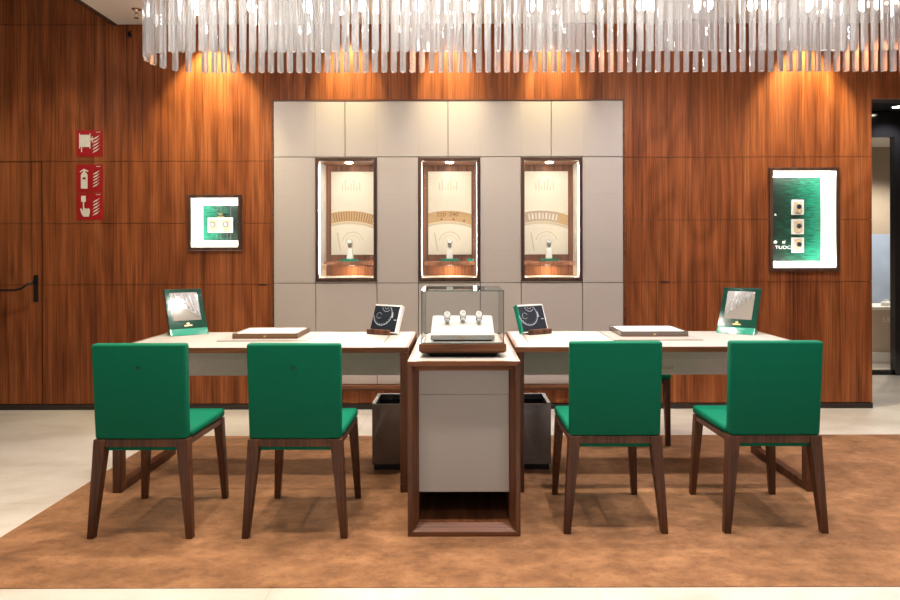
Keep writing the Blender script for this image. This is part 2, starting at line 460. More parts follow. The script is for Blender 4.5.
b = new(); box(b, 3.24, 7.2, 9.0, 9.2, .5, 1.45); struct('wall_far_panel', b, 'blueish')
ct = thing('shop_counter', 'cream counter seen through the glass of the shop beyond, at far right', 'counter', (4.75, 7.6, 0))
b = new(); box(b, -.55, .6, -.2, .3, .585, .62); obj('worktop', b, 'lining', ct, .004)
b = new(); box(b, -.5, .55, -.15, .28, .12, .585); obj('body', b, 'taupe', ct)
b = new(); box(b, -.52, .57, -.17, .29, 0, .12); obj('plinth', b, 'lining', ct)
text('letter', 'UE   H', .075, (-.12, -.152, .45), 'print_pale', ct)
for i, (dx, h, r) in enumerate(((-.02, .07, .05), (.1, .11, .04))):
    b = new(); lathe(b, [(r, 0), (r, h * .5), (r * .5, h * .8), (r * .45, h)], (0, 0, 0), 20)
    o = obj('counter_ornament', b, 'white', None, smooth=False); o.location = (4.75 + dx, 7.55, .62)
    tag(o, ('low' if i == 0 else 'tall') + ' pale ornament on the cream counter beyond the far right glass', 'ornament', 'ornaments on the far counter')

# ------------------------------------------------------------------ lights on ceilings
def lamp_spot(loc, energy, size, blend, col, r=.04, target=None):
    l = bpy.data.lights.new('spot', 'SPOT'); l.energy = energy; l.spot_size = math.radians(size); l.spot_blend = blend; l.color = col; l.shadow_soft_size = r
    o = bpy.data.objects.new('spot', l); C.objects.link(o); o.location = loc
    if target is not None:
        o.rotation_euler = (Vector(target) - Vector(loc)).to_track_quat('-Z', 'Y').to_euler()
    return o

def downlight_proto(mat):
    t = thing('downlight', '', 'ceiling light', (0, 0, CEIL))
    b = new(); ringband(b, 0, 0, .038, .052, 0, .006, seg=28); bmesh.ops.transform(b, matrix=Matrix.Rotation(PI / 2, 4, 'X'), verts=b.verts)
    bmesh.ops.translate(b, vec=(0, 0, -.0045), verts=b.verts); obj('trim_ring', b, 'white', t)
    b = new(); cyl(b, (0, 0, -.002), .0375, .0015, 28); obj('lens', b, mat, t)
    return t
WASH = [-1.95, -.88, -.075, .72, 2.70]
dl = downlight_proto('lamp'); dl['group'] = 'wall washing downlights'
wl = ['small round ceiling downlight above the left wall vitrine', 'small round ceiling downlight above the left display window', 'small round ceiling downlight above the middle display window',
      'small round ceiling downlight above the right display window', 'small round ceiling downlight above the right wall vitrine']
for i, x in enumerate(WASH):
    if i == 0: dl.location = (x, YW - .25, CEIL); dl['label'] = wl[0]
    else: dup(dl, (x, YW - .25, CEIL), label=wl[i])
    if 0 < i < 4: lamp_spot((x, YW - .25, CEIL - .012), 46, 62, .8, (1, .85, .47), .02, (x, YW, 2.62))
    else: lamp_spot((x, YW - .25, CEIL - .012), 88, 74, .6, (1, .85, .47), .02, (x, YW, 2.3))
DOWN = [(x, y) for y in (.15, 2.6) for x in (-2.2, -.75, .75, 2.2)]
dc = downlight_proto('lamp_cool'); dc['group'] = 'ceiling downlights over the front of the room'
for i, (x, y) in enumerate(DOWN):
    lab = 'round ceiling downlight %s, %s' % ('over the strip of pale floor before the rug' if y < 1 else 'over the front edge of the rug', ['far left', 'left of centre', 'right of centre', 'far right'][i % 4])
    if i == 0: dc.location = (x, y, CEIL); dc['label'] = lab
    else: dup(dc, (x, y, CEIL), label=lab)
    lamp_spot((x, y, CEIL - .012), 45 if y < 1 else 120, 120 if y < 1 else 95, .7, (1, .85, .68) if x < 0 else (1, .94, .95), .05)
# lamps above the tables, inside the chandelier ring and just behind it
for x in (-1.2, -.2, .8, 1.8):
    lamp_spot((x, 3.32, CEIL - .012), 76, 100, .6, (1, .91, .80), .05)
    dup(dc, (x, 3.32, CEIL), label='round ceiling downlight above the green chairs, %s' % {-1.2: 'far left', -.2: 'left of centre', .8: 'right of centre', 1.8: 'far right'}[x])
for i, x in enumerate((-3.0, -1.5, 0, 1.5, 3.0)):  # row added to brighten the back wall without lighting the chair backs
    lamp_spot((x, 4.5, CEIL - .012), 38 if i == 0 else 72, 130, .8, (1, .90, .78) if x < 1 else (1, .93, .97), .06)
    dup(dc, (x, 4.5, CEIL), label='added ceiling downlight behind the chandelier, %s' % ['far left', 'left of centre', 'in the middle', 'right of centre', 'far right'][i])
t = dup(dl, (4.21, 6.55, 2.62), label='small lit downlight in the black ceiling of the far right opening'); t['group'] = 'downlights of the passage'
lamp_spot((4.21, 6.54, 2.605), 45, 130, .6, (1, .95, .9), .04)
lamp_spot((4.6, 7.4, 2.55), 50, 130, .6, (1, .92, .82), .06)
lamp_spot((5.4, 8.2, 2.55), 120, 130, .6, (1, .92, .82), .06)

# sprinkler on the ceiling and dark sensor on the wall
sp = thing('ceiling_sprinkler', 'small metal sprinkler head on the white ceiling, left of the chandelier', 'sprinkler', (-2.375, 5.0, CEIL))
b = new(); lathe(b, [(.034, 0), (.034, -.006), (.02, -.012), (.012, -.02), (.012, -.035)]); obj('cover_plate', b, 'chrome', sp)
b = new(); tube(b, [(-.01, 0, -.035), (-.016, 0, -.05), (0, 0, -.066)], .003); tube(b, [(.01, 0, -.035), (.016, 0, -.05), (0, 0, -.066)], .003); obj('yoke', b, 'chrome', sp)
b = new(); cyl(b, (0, 0, -.069), .018, .003, 16); obj('deflector', b, 'chrome', sp)
sn = thing('wall_sensor', 'tiny black sensor high on the wooden wall near the ceiling corner', 'sensor', (-2.594, YW, 2.945))
b = new(); cyl(b, (0, -.012, 0), .018, .012, 18, 'y'); obj('mount', b, 'black', sn)
b = new(); tube(b, [(0, -.01, 0), (.012, -.035, .006), (.03, -.05, .014)], .008); obj('eye', b, 'black_gloss', sn)

# finger pulls
for x, z, w in ((-1.55, .983, 'left'), (1.61, .997, 'right')):
    b = new(); box(b, x - .03, x + .03, YW - .004, YW + .003, z - .006, z + .004)
    o = obj('finger_pull', b, 'black', None); tag(o, 'slim dark finger pull in the wooden wall joint, just %s of the grey panels' % w, 'handle', 'finger pulls in the wall panels')

# ------------------------------------------------------------------ red safety signs
def flames(bm, x, z, s):
    for k in range(5):
        zz = z + (k - 2) * .024 * s
        pts = [(x - .026 * s, zz - .012 * s), (x - .008 * s, zz - .004 * s), (x + .006 * s, zz + .002 * s), (x + .03 * s, zz + .026 * s), (x + .012 * s, zz + .016 * s), (x - .012 * s, zz + .004 * s)]
        prism(bm, pts, (0, -.0045, 0), (1, 0, 0), (0, 0, 1), (0, 1, 0), .001)
def sign(z0, z1, what, label):
    xc = -2.909; zc = (z0 + z1) / 2 + .008; h = (z1 - z0) / 2
    t = thing('safety_sign', label, 'sign', (xc, YW, zc), 0, 'red safety signs')
    b = new(); box(b, -.103, .103, -.003, 0, -h, h); obj('plate', b, 'red', t, .001)
    b = new(); fx = []
    def P(pts): prism(b, pts, (0, -.0045, 0), (1, 0, 0), (0, 0, 1), (0, 1, 0), .001)
    def R(x0, x1, z0, z1): P([(x0, z0), (x1, z0), (x1, z1), (x0, z1)])
    if what == 'hose':
        R(-.082, -.074, -.04, .08); R(.000, .008, -.04, .08); R(-.073, -.001, -.028, .068)
        R(.008, .03, .026, .040); R(-.066, -.058, -.068, -.029); R(.018, .026, .01, .054)
    elif what == 'ext':
        R(-.068, -.016, -.082, .026); P([(-.068, .026), (-.016, .026), (-.028, .045), (-.056, .045)])
        R(-.050, -.034, .045, .060); P([(-.050, .060), (-.012, .050), (-.008, .058), (-.046, .074)]); P([(-.05, .06), (-.046, .074), (-.078, .052), (-.074, .044)])
    else:
        R(-.066, -.030, .035, .082); R(-.052, -.043, -.01, .0345)
        P([(-.074, -.02), (-.066, -.055), (-.05, -.082), (-.006, -.082), (.002, -.05), (.002, -.026), (-.006, -.016), (-.022, -.02), (-.036, -.016), (-.043, -.010), (-.0525, -.010), (-.054, -.04), (-.066, -.016)])
    obj('pictogram', b, 'picto', t)
    b = new(); flames(b, .05, -.012, 1.0 if what == 'ext' else 1.05); obj('flames', b, 'picto', t)
    b = new()
    for k in range(3): prism(b, [(.052 + k * .012, h - .018), (.060 + k * .012, h - .018), (.060 + k * .012, h - .012), (.052 + k * .012, h - .012)], (0, -.0045, 0), (1, 0, 0), (0, 0, 1), (0, 1, 0), .001)
    obj('corner_mark', b, 'picto', t)
    if what == 'ext':
        b = new(); prism(b, [(-.054, -.01), (-.03, -.01), (-.03, .006), (-.054, .006)], (0, -.0056, 0), (1, 0, 0), (0, 0, 1), (0, 1, 0), .001); obj('extinguisher_label', b, 'red', t)
sign(1.982, 2.190, 'hose', 'red fire hose reel sign, topmost of the three on the wooden wall')
sign(1.706, 1.920, 'ext', 'red fire extinguisher sign, middle of the three on the wooden wall')
sign(1.486, 1.699, 'hand', 'red fire alarm sign with pressing hand, lowest of the three')

# ------------------------------------------------------------------ display niches in the grey cladding
def frame_bm(w, h, t, y0, y1):
    bm = new()
    box(bm, -w / 2, -w / 2 + t, y0, y1, 0, h); box(bm, w / 2 - t, w / 2, y0, y1, 0, h)
    box(bm, -w / 2 + t, w / 2 - t, y0, y1, 0, t); box(bm, -w / 2 + t, w / 2 - t, y0, y1, h - t, h)
    return bm
def area(loc, sx, sy, energy, col, rot=(0, 0, 0)):
    l = bpy.data.lights.new('panel_light', 'AREA'); l.shape = 'RECTANGLE'; l.size = sx; l.size_y = sy; l.energy = energy; l.color = col
    o = bpy.data.objects.new('panel_light', l); C.objects.link(o); o.location = loc; o.rotation_euler = rot
    return o
WARM = (1, .93, .82)
def display_window(w, label):
    x0, x1, z0, z1 = w; W = x1 - x0 - .002; H = z1 - z0 - .002; D = .33
    t = thing('display_window', label, 'display case', ((x0 + x1) / 2, YW, z0 + .001), 0, 'lit display windows in the grey wall')
    obj('frame', frame_bm(W, H, .024, -.022, .0), 'frame_wood', t, .002)
    i = W / 2 - .004
    b = new(); box(b, -i, -i + .012, .0005, D, .004, H - .004); obj('side_panel', b, 'lining', t)
    b = new(); box(b, i - .012, i, .0005, D, .004, H - .004); obj('side_panel', b, 'lining', t)
    b = new(); box(b, -i + .0121, i - .0121, D, D + .012, .004, H - .004); obj('back_panel', b, 'niche_wood', t)
    b = new(); box(b, -i + .0121, i - .0121, .0005, D - .0005, H - .016, H - .004); obj('top_panel', b, 'niche_wood', t)
    b = new(); box(b, -i + .0121, i - .0121, .0005, D - .0005, .004, .028); obj('bottom_panel', b, 'lining', t)
    for s in (-1, 1):
        b = new(); xx = s * (i - .019); box(b, xx - .004, xx + .004, .020, .030, .04, H - .03); obj('light_strip', b, 'led', t)
    b = new(); box(b, -W / 2 + .0245, W / 2 - .0245, -.010, -.006, .0245, H - .0245); obj('glass_pane', b, 'glass_pane', t)
    # shelf
    b = new(); box(b, -.200, .200, .10, D - .0005, .120, .150); obj('shelf', b, 'niche_wood', t, .003)
    b = new(); cyl(b, (0, .262, .1155), .022, .004, 20); obj('shelf_lamp', b, 'led', t)
    b = new(); cyl(b, (-.0, .13, H - .0215), .03, .005, 20); obj('ceiling_lamp', b, 'lamp', t)
    X, Y, Z = t.location
    area((X, Y + .13, Z + H - .024), .24, .16, .3, WARM)
    for s in (-1, 1): area((X + s * (i - .035), Y + .034, Z + H / 2), .022, H - .12, 5.5, WARM, (PI / 2, 0, PI + s * .35))
    area((X, Y + .262, Z + .113), .16, .05, .5, (1, .72, .42))
    return t
labs = ['left dark-framed lit display window in the grey wall, ridged-ring poster inside', 'middle dark-framed lit display window in the grey wall, behind the glass case', 'right dark-framed lit display window in the grey wall, pale lettered-ring poster inside']
dws = [display_window(w, l) for w, l in zip(WN, labs)]

def poster(w, kind, label):
    xc = (w[0] + w[1]) / 2; zb = 1.212; W = .36; H = .692; yb = YW + .318
    t = thing('poster', label, 'poster', (xc, yb, zb), 0, 'watch posters in the display windows')
    b = new(); box(b, -W / 2, W / 2, 0, .0115, 0, H); obj('board', b, 'cream', t)
    ax = {'ridge': -.03, 'num': -.015, 'relief': -.045}[kind]; zc = -.31
    def span(r, x): return math.acos(max(-1, min(1, (x - ax) / r)))
    def band(nm, r0, r1, mat, y=-.001, xa=-W / 2, xe=W / 2):
        bm = new(); n = 28
        cols = []
        for k in range(n + 1):
            x = xa + (xe - xa) * k / n
            za = zc + math.sqrt(r0 * r0 - (x - ax) ** 2); zd = zc + math.sqrt(r1 * r1 - (x - ax) ** 2)
            cols.append([bm.verts.new(q) for q in ((x, y, za), (x, 0, za), (x, y, zd), (x, 0, zd))])
        for A, B in zip(cols, cols[1:]):
            for a_, b_ in ((0, 2), (2, 3), (3, 1), (1, 0)): bm.faces.new((A[a_], A[b_], B[b_], B[a_]))
        for A in (cols[0], cols[-1]): bm.faces.new((A[0], A[1], A[3], A[2]))
        return obj(nm, bm, mat, t)
    R1, R0 = .675, .588
    if kind == 'relief':
        band('ring_band', R0, R1, 'taupe', xe=.10); band('ring_band', R0, R1, 'tan', y=-.0011, xa=.1001)
    else: band('ring_band', R0, R1, 'tan')
    band('ring_edge', R1, R1 + .012, 'print_pale'); band('ring_edge', R0 - .022, R0 - .004, 'cream_dark'); band('ring_edge', R0 - .05, R0 - .035, 'print_pale')
    b = new()
    def at(r, a): return (ax + r * math.sin(a), zc + r * math.cos(a))
    if kind == 'ridge':
        for k in range(-7, 11):
            a = k * .0335
            p0, p1 = at(R0 + .006, a), at(R1 - .006, a)
            if max(abs(p0[0]), abs(p1[0])) < W / 2 - .006:
                dx = .0028
                prism(b, [(p0[0] - dx, p0[1]), (p0[0] + dx, p0[1]), (p1[0] + dx, p1[1]), (p1[0] - dx, p1[1])], (0, -.002, 0), (1, 0, 0), (0, 0, 1), (0, 1, 0), .0008)
        obj('ring_marks', b, 'tan_dark', t)
    elif kind == 'num':
        for a in (-.09, .075, .22):
            p = at(R0 + .02, a); s = .011
            prism(b, [(p[0], p[1] + s), (p[0] - s, p[1] - s * .7), (p[0] + s, p[1] - s * .7)], (0, -.002, 0), (1, 0, 0), (0, 0, 1), (0, 1, 0), .0008)
        obj('ring_marks', b, 'tan_dark', t)
        for s_, a in (('220', -.09), ('240', .075)):
            p = at(R0 + .043, a); text('numeral', s_, .046, (p[0], -.0022, p[1]), 'tan_dark', t, align='CENTER', sx=1.15)
    else:
        for k in range(-3, 6):
            a = k * .045 - .02; p0, p1 = at(R0 + .018, a), at(R1 - .018, a)
            dx = .006 if k % 2 else .009
            if abs(p0[0]) < W / 2 - .012: prism(b, [(p0[0] - dx, p0[1]), (p0[0] + dx, p0[1]), (p1[0] + dx * .8, p1[1]), (p1[0] - dx * .8, p1[1])], (0, -.002, 0), (1, 0, 0), (0, 0, 1), (0, 1, 0), .0008)
        obj('ring_marks', b, 'print_pale', t)
    # dial details below the ring, dial hand
    b = new(); ringband(b, .0, .10, .086, .092, -.0012, -.0002, .25, PI - .2, 30); ringband(b, .0, .10, .060, .063, -.0012, -.0002, .15, PI - .1, 24); obj('dial_ring', b, 'cream_dark', t)
    b = new(); prism(b, [(-.105, .03), (-.098, .03), (-.125, .19), (-.133, .18)], (0, -.0016, 0), (1, 0, 0), (0, 0, 1), (0, 1, 0), .0008); obj('dial_hand', b, 'cream_dark', t)
    b = new()  # pale bars painted on the board as a reflection in the glass
    for k in range(7): box(b, -.09 + k * .024, -.082 + k * .024, -.0012, -.0002, .535, .60 + .03 * math.sin(k * 2.1))
    obj('reflection_bars', b, 'cream_dark', t)
    return t
poster(WN[0], 'ridge', 'cream poster with tan ridged ring in the left display window')
poster(WN[1], 'num', 'cream poster with numbered tan ring in the middle display window')
poster(WN[2], 'relief', 'cream poster with greyish ring in the right display window')

def watch_parts(t, z, s=1., tilt=.9, y=0.):
    """a wrist watch closed round its cushion; axis of the loop along X"""
    b = new(); k = 28; ring = []
    for i in range(k):
        a = 2 * PI * i / k
        cy, cz = math.cos(a), math.sin(a)
        ring.append([b.verts.new((xx * s, y + cy * ry * s, z + cz * rz * s)) for xx, ry, rz in ((-.010, .021, .027), (.010, .021, .027), (.010, .018, .024), (-.010, .018, .024))])
    for i in range(k):
        A, B = ring[i], ring[(i + 1) % k]
        for p in range(4):
            q = (p + 1) % 4; b.faces.new((A[p], A[q], B[q], B[p]))
    obj('bracelet', b, 'steel', t, smooth=False)
    mt = Matrix.Translation((0, y - math.cos(tilt) * .021 * s, z + math.sin(tilt) * .027 * s)) @ Matrix.Rotation(PI / 2 - tilt, 4, 'X')
    b = new(); lathe(b, [(.016 * s, -.004 * s), (.019 * s, 0), (.019 * s, .004 * s), (.0165 * s, .007 * s)], seg=26); c = obj('watch_case', b, 'steel', t, mtx=mt)
    b = new(); cyl(b, (0, 0, .0071 * s), .0155 * s, .0008 * s, 24); obj('dial', b, 'dial', c, mtx=mt)
    b = new(); box(b, -.0008 * s, .0008 * s, 0, .011 * s, .0081 * s, .0086 * s); box(b, 0, .008 * s, -.0008 * s, .0008 * s, .0081 * s, .0086 * s); obj('hands', b, 'black', c, mtx=mt)
    b = new(); cyl(b, (.019 * s, 0, .002 * s), .003 * s, .004 * s, 10, 'x'); obj('winding_crown', b, 'steel', c, mtx=mt)

def shelf_stand(x, label):
    zt = 1.009 + .150
    t = thing('watch_stand', label, 'watch stand', (x, YW + .17, zt + .0005), 0, 'watch stands on the display window shelves')
    b = new(); box(b, -.072, .072, -.045, .045, 0, .020); obj('base', b, 'mirror_foot', t, .003)
    b = new(); hexa(b, [(-.026, -.020, .0205), (.026, -.020, .0205), (.026, .020, .0205), (-.026, .020, .0205)], [(-.020, -.014, .105), (.020, -.014, .105), (.020, .014, .105), (-.020, .014, .105)]); obj('column', b, 'white', t, .004)
    w = thing('watch', 'wrist watch with white dial ' + label.split('stand ')[1].replace('on the shelf of', 'on its stand in'), 'watch', (x, YW + .168, zt + .106 + .027 * 1.15), 0, 'watches in the display windows')
    watch_parts(w, 0, 1.15, .7)
    b = new(); cyl(b, (-.016, 0, 0), .0195, .032, 20, 'x'); obj('cushion', b, 'pad', w)
for w, nm in zip(WN, ('left', 'middle', 'right')):
    shelf_stand((w[0] + w[1]) / 2 + .0, 'white watch stand on the shelf of the %s display window' % nm)
o = new(); box(o, -.028, .028, -.006, .006, 0, .022); o = obj('name_plate', o, 'mirror_foot', None, .002); o.location = (.085, YW + .15, 1.1595)
tag(o, 'small green plate on the middle display window shelf, right of the watch stand', 'plate')

# ------------------------------------------------------------------ the two wall vitrines
def vitrine(w, label, name, flip):
    x0, x1, z0, z1 = w; W = x1 - x0 - .002; H = z1 - z0 - .002; D = .26
    X = (x0 + x1) / 2
    t = thing('wall_vitrine', label, 'display case', (X, YW, z0 + .001), 0, 'vitrines in the wooden wall')
    obj('frame', frame_bm(W, H, .026, -.016, .0), 'frame_wood', t, .002)
    i = W / 2 - .004
    for s in (-1, 1):
        b = new(); box(b, *sorted((s * i, s * (i - .012))), .0005, D, .004, H - .004); obj('side_panel', b, 'white', t)
    b = new(); box(b, -i + .0121, i - .0121, D, D + .012, .004, H - .004); obj('back_panel', b, 'white', t)
    b = new(); box(b, -i + .0121, i - .0121, .0005, D - .0005, H - .016, H - .004); obj('top_panel', b, 'white', t)
    b = new(); box(b, -i + .0121, i - .0121, .0005, D - .0005, .004, .026); obj('bottom_panel', b, 'white', t)
    b = new(); box(b, -W / 2 + .0265, W / 2 - .0265, -.010, -.006, .0265, H - .0265); obj('glass_pane', b, 'glass_pane', t)
    b = new(); box(b, -W / 2 + .05, W / 2 - .05, .02, .05, H - .024, H - .0165); obj('light_strip', b, 'led', t)
    b = new(); box(b, -W / 2 + .05, W / 2 - .05, .02, .05, .0265, .033); obj('light_strip', b, 'led', t)
    s = H / .44
    area((X, YW + .04, z0 + H - .028), W * .8, .04, 1.1 * s, (1, .95, .86))
    area((X, YW + .04, z0 + .040), W * .8, .04, 1.1 * s, (1, .95, .86), (PI, 0, 0))
    area((X, YW + .205, z0 + H - .022), W * .9, .05, 1.5 * s, (1, .96, .90)); area((X, YW + .205, z0 + .032), W * .9, .05, 1.5 * s, (1, .96, .90), (PI, 0, 0))
    return t
vitrine(LV, 'small square lit wall vitrine in the wooden wall, left of the grey panels', 'left', False)
vitrine(RV, 'tall lit wall vitrine in the wooden wall, right of the grey panels', 'right', True)
GY = YW + .15
def gpan(x0, x1, z0, z1, flip, label):
    m = streak_mat('green_streaks_' + ('a' if flip else 'b'), -(x1 - x0) / 2, (x1 - x0) / 2, flip)
    t = thing('watch_board', label, 'display board', ((x0 + x1) / 2, GY, (z0 + z1) / 2), 0, 'green display panels')
    hw, hh = (x1 - x0) / 2, (z1 - z0) / 2
    b = new(); box(b, -hw, hw, 0, .010, -hh, hh); obj('board', b, m, t)
    for sx in (-1, 1):
        b = new(); box(b, sx * hw * .6 - .006, sx * hw * .6 + .006, .0105, .1095, -.006, .006); obj('bracket', b, 'steel', t)
    return t
gl = gpan(-2.076, -1.776, 1.330, 1.614, False, 'green streaked panel holding two watch cards in the small left vitrine')
gr = gpan(2.492, 2.917, 1.153, 1.8325, True, 'green streaked panel holding three watch cards in the tall right vitrine')
# left panel: crown and word strip, thin rails
b = new(); crown(b, (-.007, -.0015, .062), (1, 0, 0), (0, 0, 1), (0, 1, 0), .040); obj('crown_emblem', b, 'gold', gl)
b = new(); box(b, -.034, .020, -.0015, -.0002, .048, .055); obj('word_strip', b, 'gold', gl)
for xx in (-.035, -.004, .045, .075):
    b = new(); box(b, xx - .003, xx + .003, -.003, -.0002, -.13, .13 if xx != .045 else .02); obj('rail', b, 'steel', gl)
# right panel: lettering with a small red shield
text('letter', 'TUDOR', .038, (-.160, -.0012, -.240), 'white', gr, sx=1.25)
b = new(); prism(b, [(-.178, -.238), (-.166, -.238), (-.166, -.222), (-.172, -.215), (-.178, -.222)], (0, -.0015, 0), (1, 0, 0), (0, 0, 1), (0, 1, 0), .001); obj('shield', b, 'red', gr)
b = new(); prism(b, [(-.165, -.195), (-.145, -.195), (-.14, -.18), (-.155, -.17), (-.17, -.18)], (0, -.0015, 0), (1, 0, 0), (0, 0, 1), (0, 1, 0), .001)
prism(b, [(-.10, -.195), (-.08, -.195), (-.075, -.175), (-.07, -.165), (-.078, -.175), (-.10, -.178)], (0, -.0015, 0), (1, 0, 0), (0, 0, 1), (0, 1, 0), .001)
prism(b, [(-.165, .03), (-.145, .03), (-.15, .042), (-.158, .048)], (0, -.0015, 0), (1, 0, 0), (0, 0, 1), (0, 1, 0), .001); obj('emblem', b, 'print_pale', gr)

def watch_card(x, z, w, h, label, grp):
    t = thing('watch_card', label, 'watch holder', (x, GY - .001, z), 0, grp)
    b = new(); box(b, -w / 2, w / 2, -.020, -.0035, -h / 2, h / 2); obj('card', b, 'card_white', t, .003)
    b = new(); box(b, -w * .36, w * .36, -.0225, -.0205, -h * .36, h * .36); obj('inset', b, 'card_inset', t)
    b = new(); box(b, -w * .20, w * .20, -.0225 - .001, -.0206, -h * .44, -h * .39); obj('label_plate', b, 'tan_dark', t)
    b = new(); box(b, -.013, .013, -.034, -.0228, -h * .30, h * .32); obj('strap', b, 'tan', t, .004)
    b = new(); cyl(b, (0, -.042, .004), .021, .0078, 24, 'y'); c = obj('watch_case', b, 'steel', t, .001)
    b = new(); cyl(b, (0, -.0432, .004), .014, .0011, 24, 'y'); obj('dial', b, 'dial' if x < 0 else 'photo_black', c)
for x, n in ((-1.984, 'left'), (-1.880, 'right')):
    watch_card(x, 1.455, .097, .122, 'white watch card, %s of the two on the small green panel' % n, 'watch cards in the left vitrine')
for z, n in ((1.588, 'topmost'), (1.432, 'middle one'), (1.284, 'lowest')):
    watch_card(2.722, z, .098, .122, 'white watch card, %s of the three on the tall green panel' % n, 'watch cards in the right vitrine')

# ------------------------------------------------------------------ rug
b = new(); box(b, -2.005, 3.55, 2.515, 4.575, 0, .003)
o = obj('rug', b, 'rug', None, .0012); tag(o, 'large caramel brown pile rug under the tables and chairs', 'rug')
RZ = .003

# ------------------------------------------------------------------ chairs
def taper(bm, p0, p1, w0, d0, w1, d1):
    """leg from bottom point p0 to top point p1, cross sections w x d"""
    def q(p, w, d): return [(p[0] - w / 2, p[1] - d / 2, p[2]), (p[0] + w / 2, p[1] - d / 2, p[2]), (p[0] + w / 2, p[1] + d / 2, p[2]), (p[0] - w / 2, p[1] + d / 2, p[2])]
    hexa(bm, q(p0, w0, d0), q(p1, w1, d1))
def make_chair():
    t = thing('dining_chair', '', 'chair', (0, 0, RZ), 0, 'green chairs in front of the tables')
    b = new(); A = lambda y, z, w: [(-w, y, z), (w, y, z), (w, y + .052, z), (-w, y + .052, z)]
    hexa(b, A(-.236, .428, .199), A(-.262, .845, .203)); obj('backrest', b, 'green', t, .012, 4, True)
    b = new(); hexa(b, [(-.203, -.1835, .421), (.203, -.1835, .421), (.205, .236, .412), (-.205, .236, .412)], [(-.201, -.1875, .456), (.201, -.1875, .456), (.205, .240, .456), (-.205, .240, .456)])
    obj('seat', b, 'green', t, .016, 4, True)
    b = new(); box(b, -.172, .172, -.215, .20, .374, .392); obj('seat_underside', b, 'green', t, .004)
    b = new(); box(b, -.165, .165, -.232, -.204, .3935, .4275); obj('rail', b, 'leg_wood', t, .002)
    b = new(); box(b, -.160, .160, .206, .232, .3835, .411); obj('rail', b, 'leg_wood', t, .002)
    for s in (-1, 1):
        b = new(); x0_, x1_ = sorted((s * .176, s * .200)); hexa(b, [(x0_, -.185, .3935), (x1_, -.185, .3935), (x1_, -.185, .4205), (x0_, -.185, .4205)], [(x0_, .192, .3855), (x1_, .192, .3855), (x1_, .192, .411), (x0_, .192, .411)]); obj('rail', b, 'leg_wood', t, .002)
        b = new(); taper(b, (s * .214, -.232, 0), (s * .178, -.212, .4275), .030, .032, .052, .054); obj('leg', b, 'leg_wood', t, .003)
        b = new(); taper(b, (s * .203, .243, 0), (s * .180, .214, .411), .028, .030, .044, .044); obj('leg', b, 'leg_wood', t, .003)
    return t
chair = make_chair()
spots = [(-1.388, 3.186, 'green upholstered chair, leftmost of the four, crown mark on its back'),
         (-.719, 3.186, 'green upholstered chair left of the wooden pedestal, crown mark on its back'),
         (.682, 3.226, 'green upholstered chair just right of the wooden pedestal, plain back'),
         (1.385, 3.227, 'green upholstered chair, rightmost of the four, plain back')]
for i, (x, y, l) in enumerate(spots):
    r = chair if i == 0 else dup(chair, (x, y, RZ), 0, l)
    if i == 0: r.location = (x, y, RZ); r['label'] = l
    chairs = globals().setdefault('chairs', []); chairs.append(r)
for r in chairs[:2]:
    b = new(); crown(b, (0, -.2612 - .0009, .735), (1, 0, 0), (0, -.06, 1), (0, 1, .06), .022, .003); obj('crown_emblem', b, 'green_dark', r)
# stool behind the right table
st = thing('stool', 'low stool with green seat and dark legs behind the right table', 'stool', (1.120, 4.49, RZ))
b = new(); box(b, -.215, .215, -.19, .19, .42, .462); obj('seat', b, 'green', st, .014, 4, True)
b = new(); box(b, -.18, .18, -.16, .16, .395, .4195); obj('seat_frame', b, 'leg_wood', st)
for sx in (-1, 1):
    for sy in (-1, 1):
        b = new(); taper(b, (sx * .20, sy * .165, 0), (sx * .195, sy * .15, .42), .028, .028, .042, .042); obj('leg', b, 'leg_wood', st, .003)

# ------------------------------------------------------------------ tables
def make_table(x0, x1, slot, label, lettered):
    y0, y1 = 3.495, 4.175; X = (x0 + x1) / 2; W = (x1 - x0) / 2; Y = (y0 + y1) / 2; D = (y1 - y0) / 2
    t = thing('desk', label, 'table', (X, Y, RZ), 0, 'desks with pale tops')
    zt = .75 - RZ
    b = new(); box(b, -W, W, -D, D, zt - .028, zt - .003); obj('tabletop', b, 'walnut_x', t, .002)
    b = new(); i = .016; box(b, -W + i, W - i, -D + .006, D - i, zt - .0029, zt); obj('leather_inlay', b, 'leather_cream', t)
    b = new()
    box(b, -W, -W + i - .0005, -D, D, zt - .0029, zt); box(b, W - i + .0005, W, -D, D, zt - .0029, zt)
    box(b, -W + i, W - i, D - i + .0005, D, zt - .0029, zt); box(b, -W + i, W - i, -D, -D + .0055, zt - .0029, zt); obj('edge_band', b, 'walnut_y', t)
    for s in (-1, 1):
        xa, xb_ = sorted((s * W, s * (W - .044)))
        b = new(); box(b, xa, xb_, -D + .001, -D + .055, .0445, zt - .0285); obj('leg', b, 'leg_wood', t, .002)
        b = new(); box(b, xa, xb_, D - .055, D - .001, .0445, zt - .0285); obj('leg', b, 'leg_wood', t, .002)
        b = new(); box(b, xa, xb_, -D + .001, D - .001, 0, .044); obj('runner', b, 'leg_wood', t, .002)
    b = new(); box(b, -W + .0445, W - .0445, .08, .10, .527, zt - .0285); obj('modesty_panel', b, 'apron', t, .001)
    b = new(); box(b, -W + .06, W - .06, .065, .0795, .62, zt - .0285); obj('drawer_front', b, 'apron', t, .001)
    b = new(); box(b, slot - X - .004, slot - X + .004, -.14, .16, zt + .0001, zt + .0012); obj('cable_slot', b, 'pad_edge', t)
    if lettered: text('letter', 'ROLEX', .024, (.092, .0788, .560), 'gold', t, sx=1.1)
    return t
make_table(-1.79, -.266, -.413, 'long pale-topped walnut desk left of the pedestal, two chairs before it', False)
make_table(.284, 1.825, .369, 'long pale-topped walnut desk right of the pedestal, two chairs before it', True)

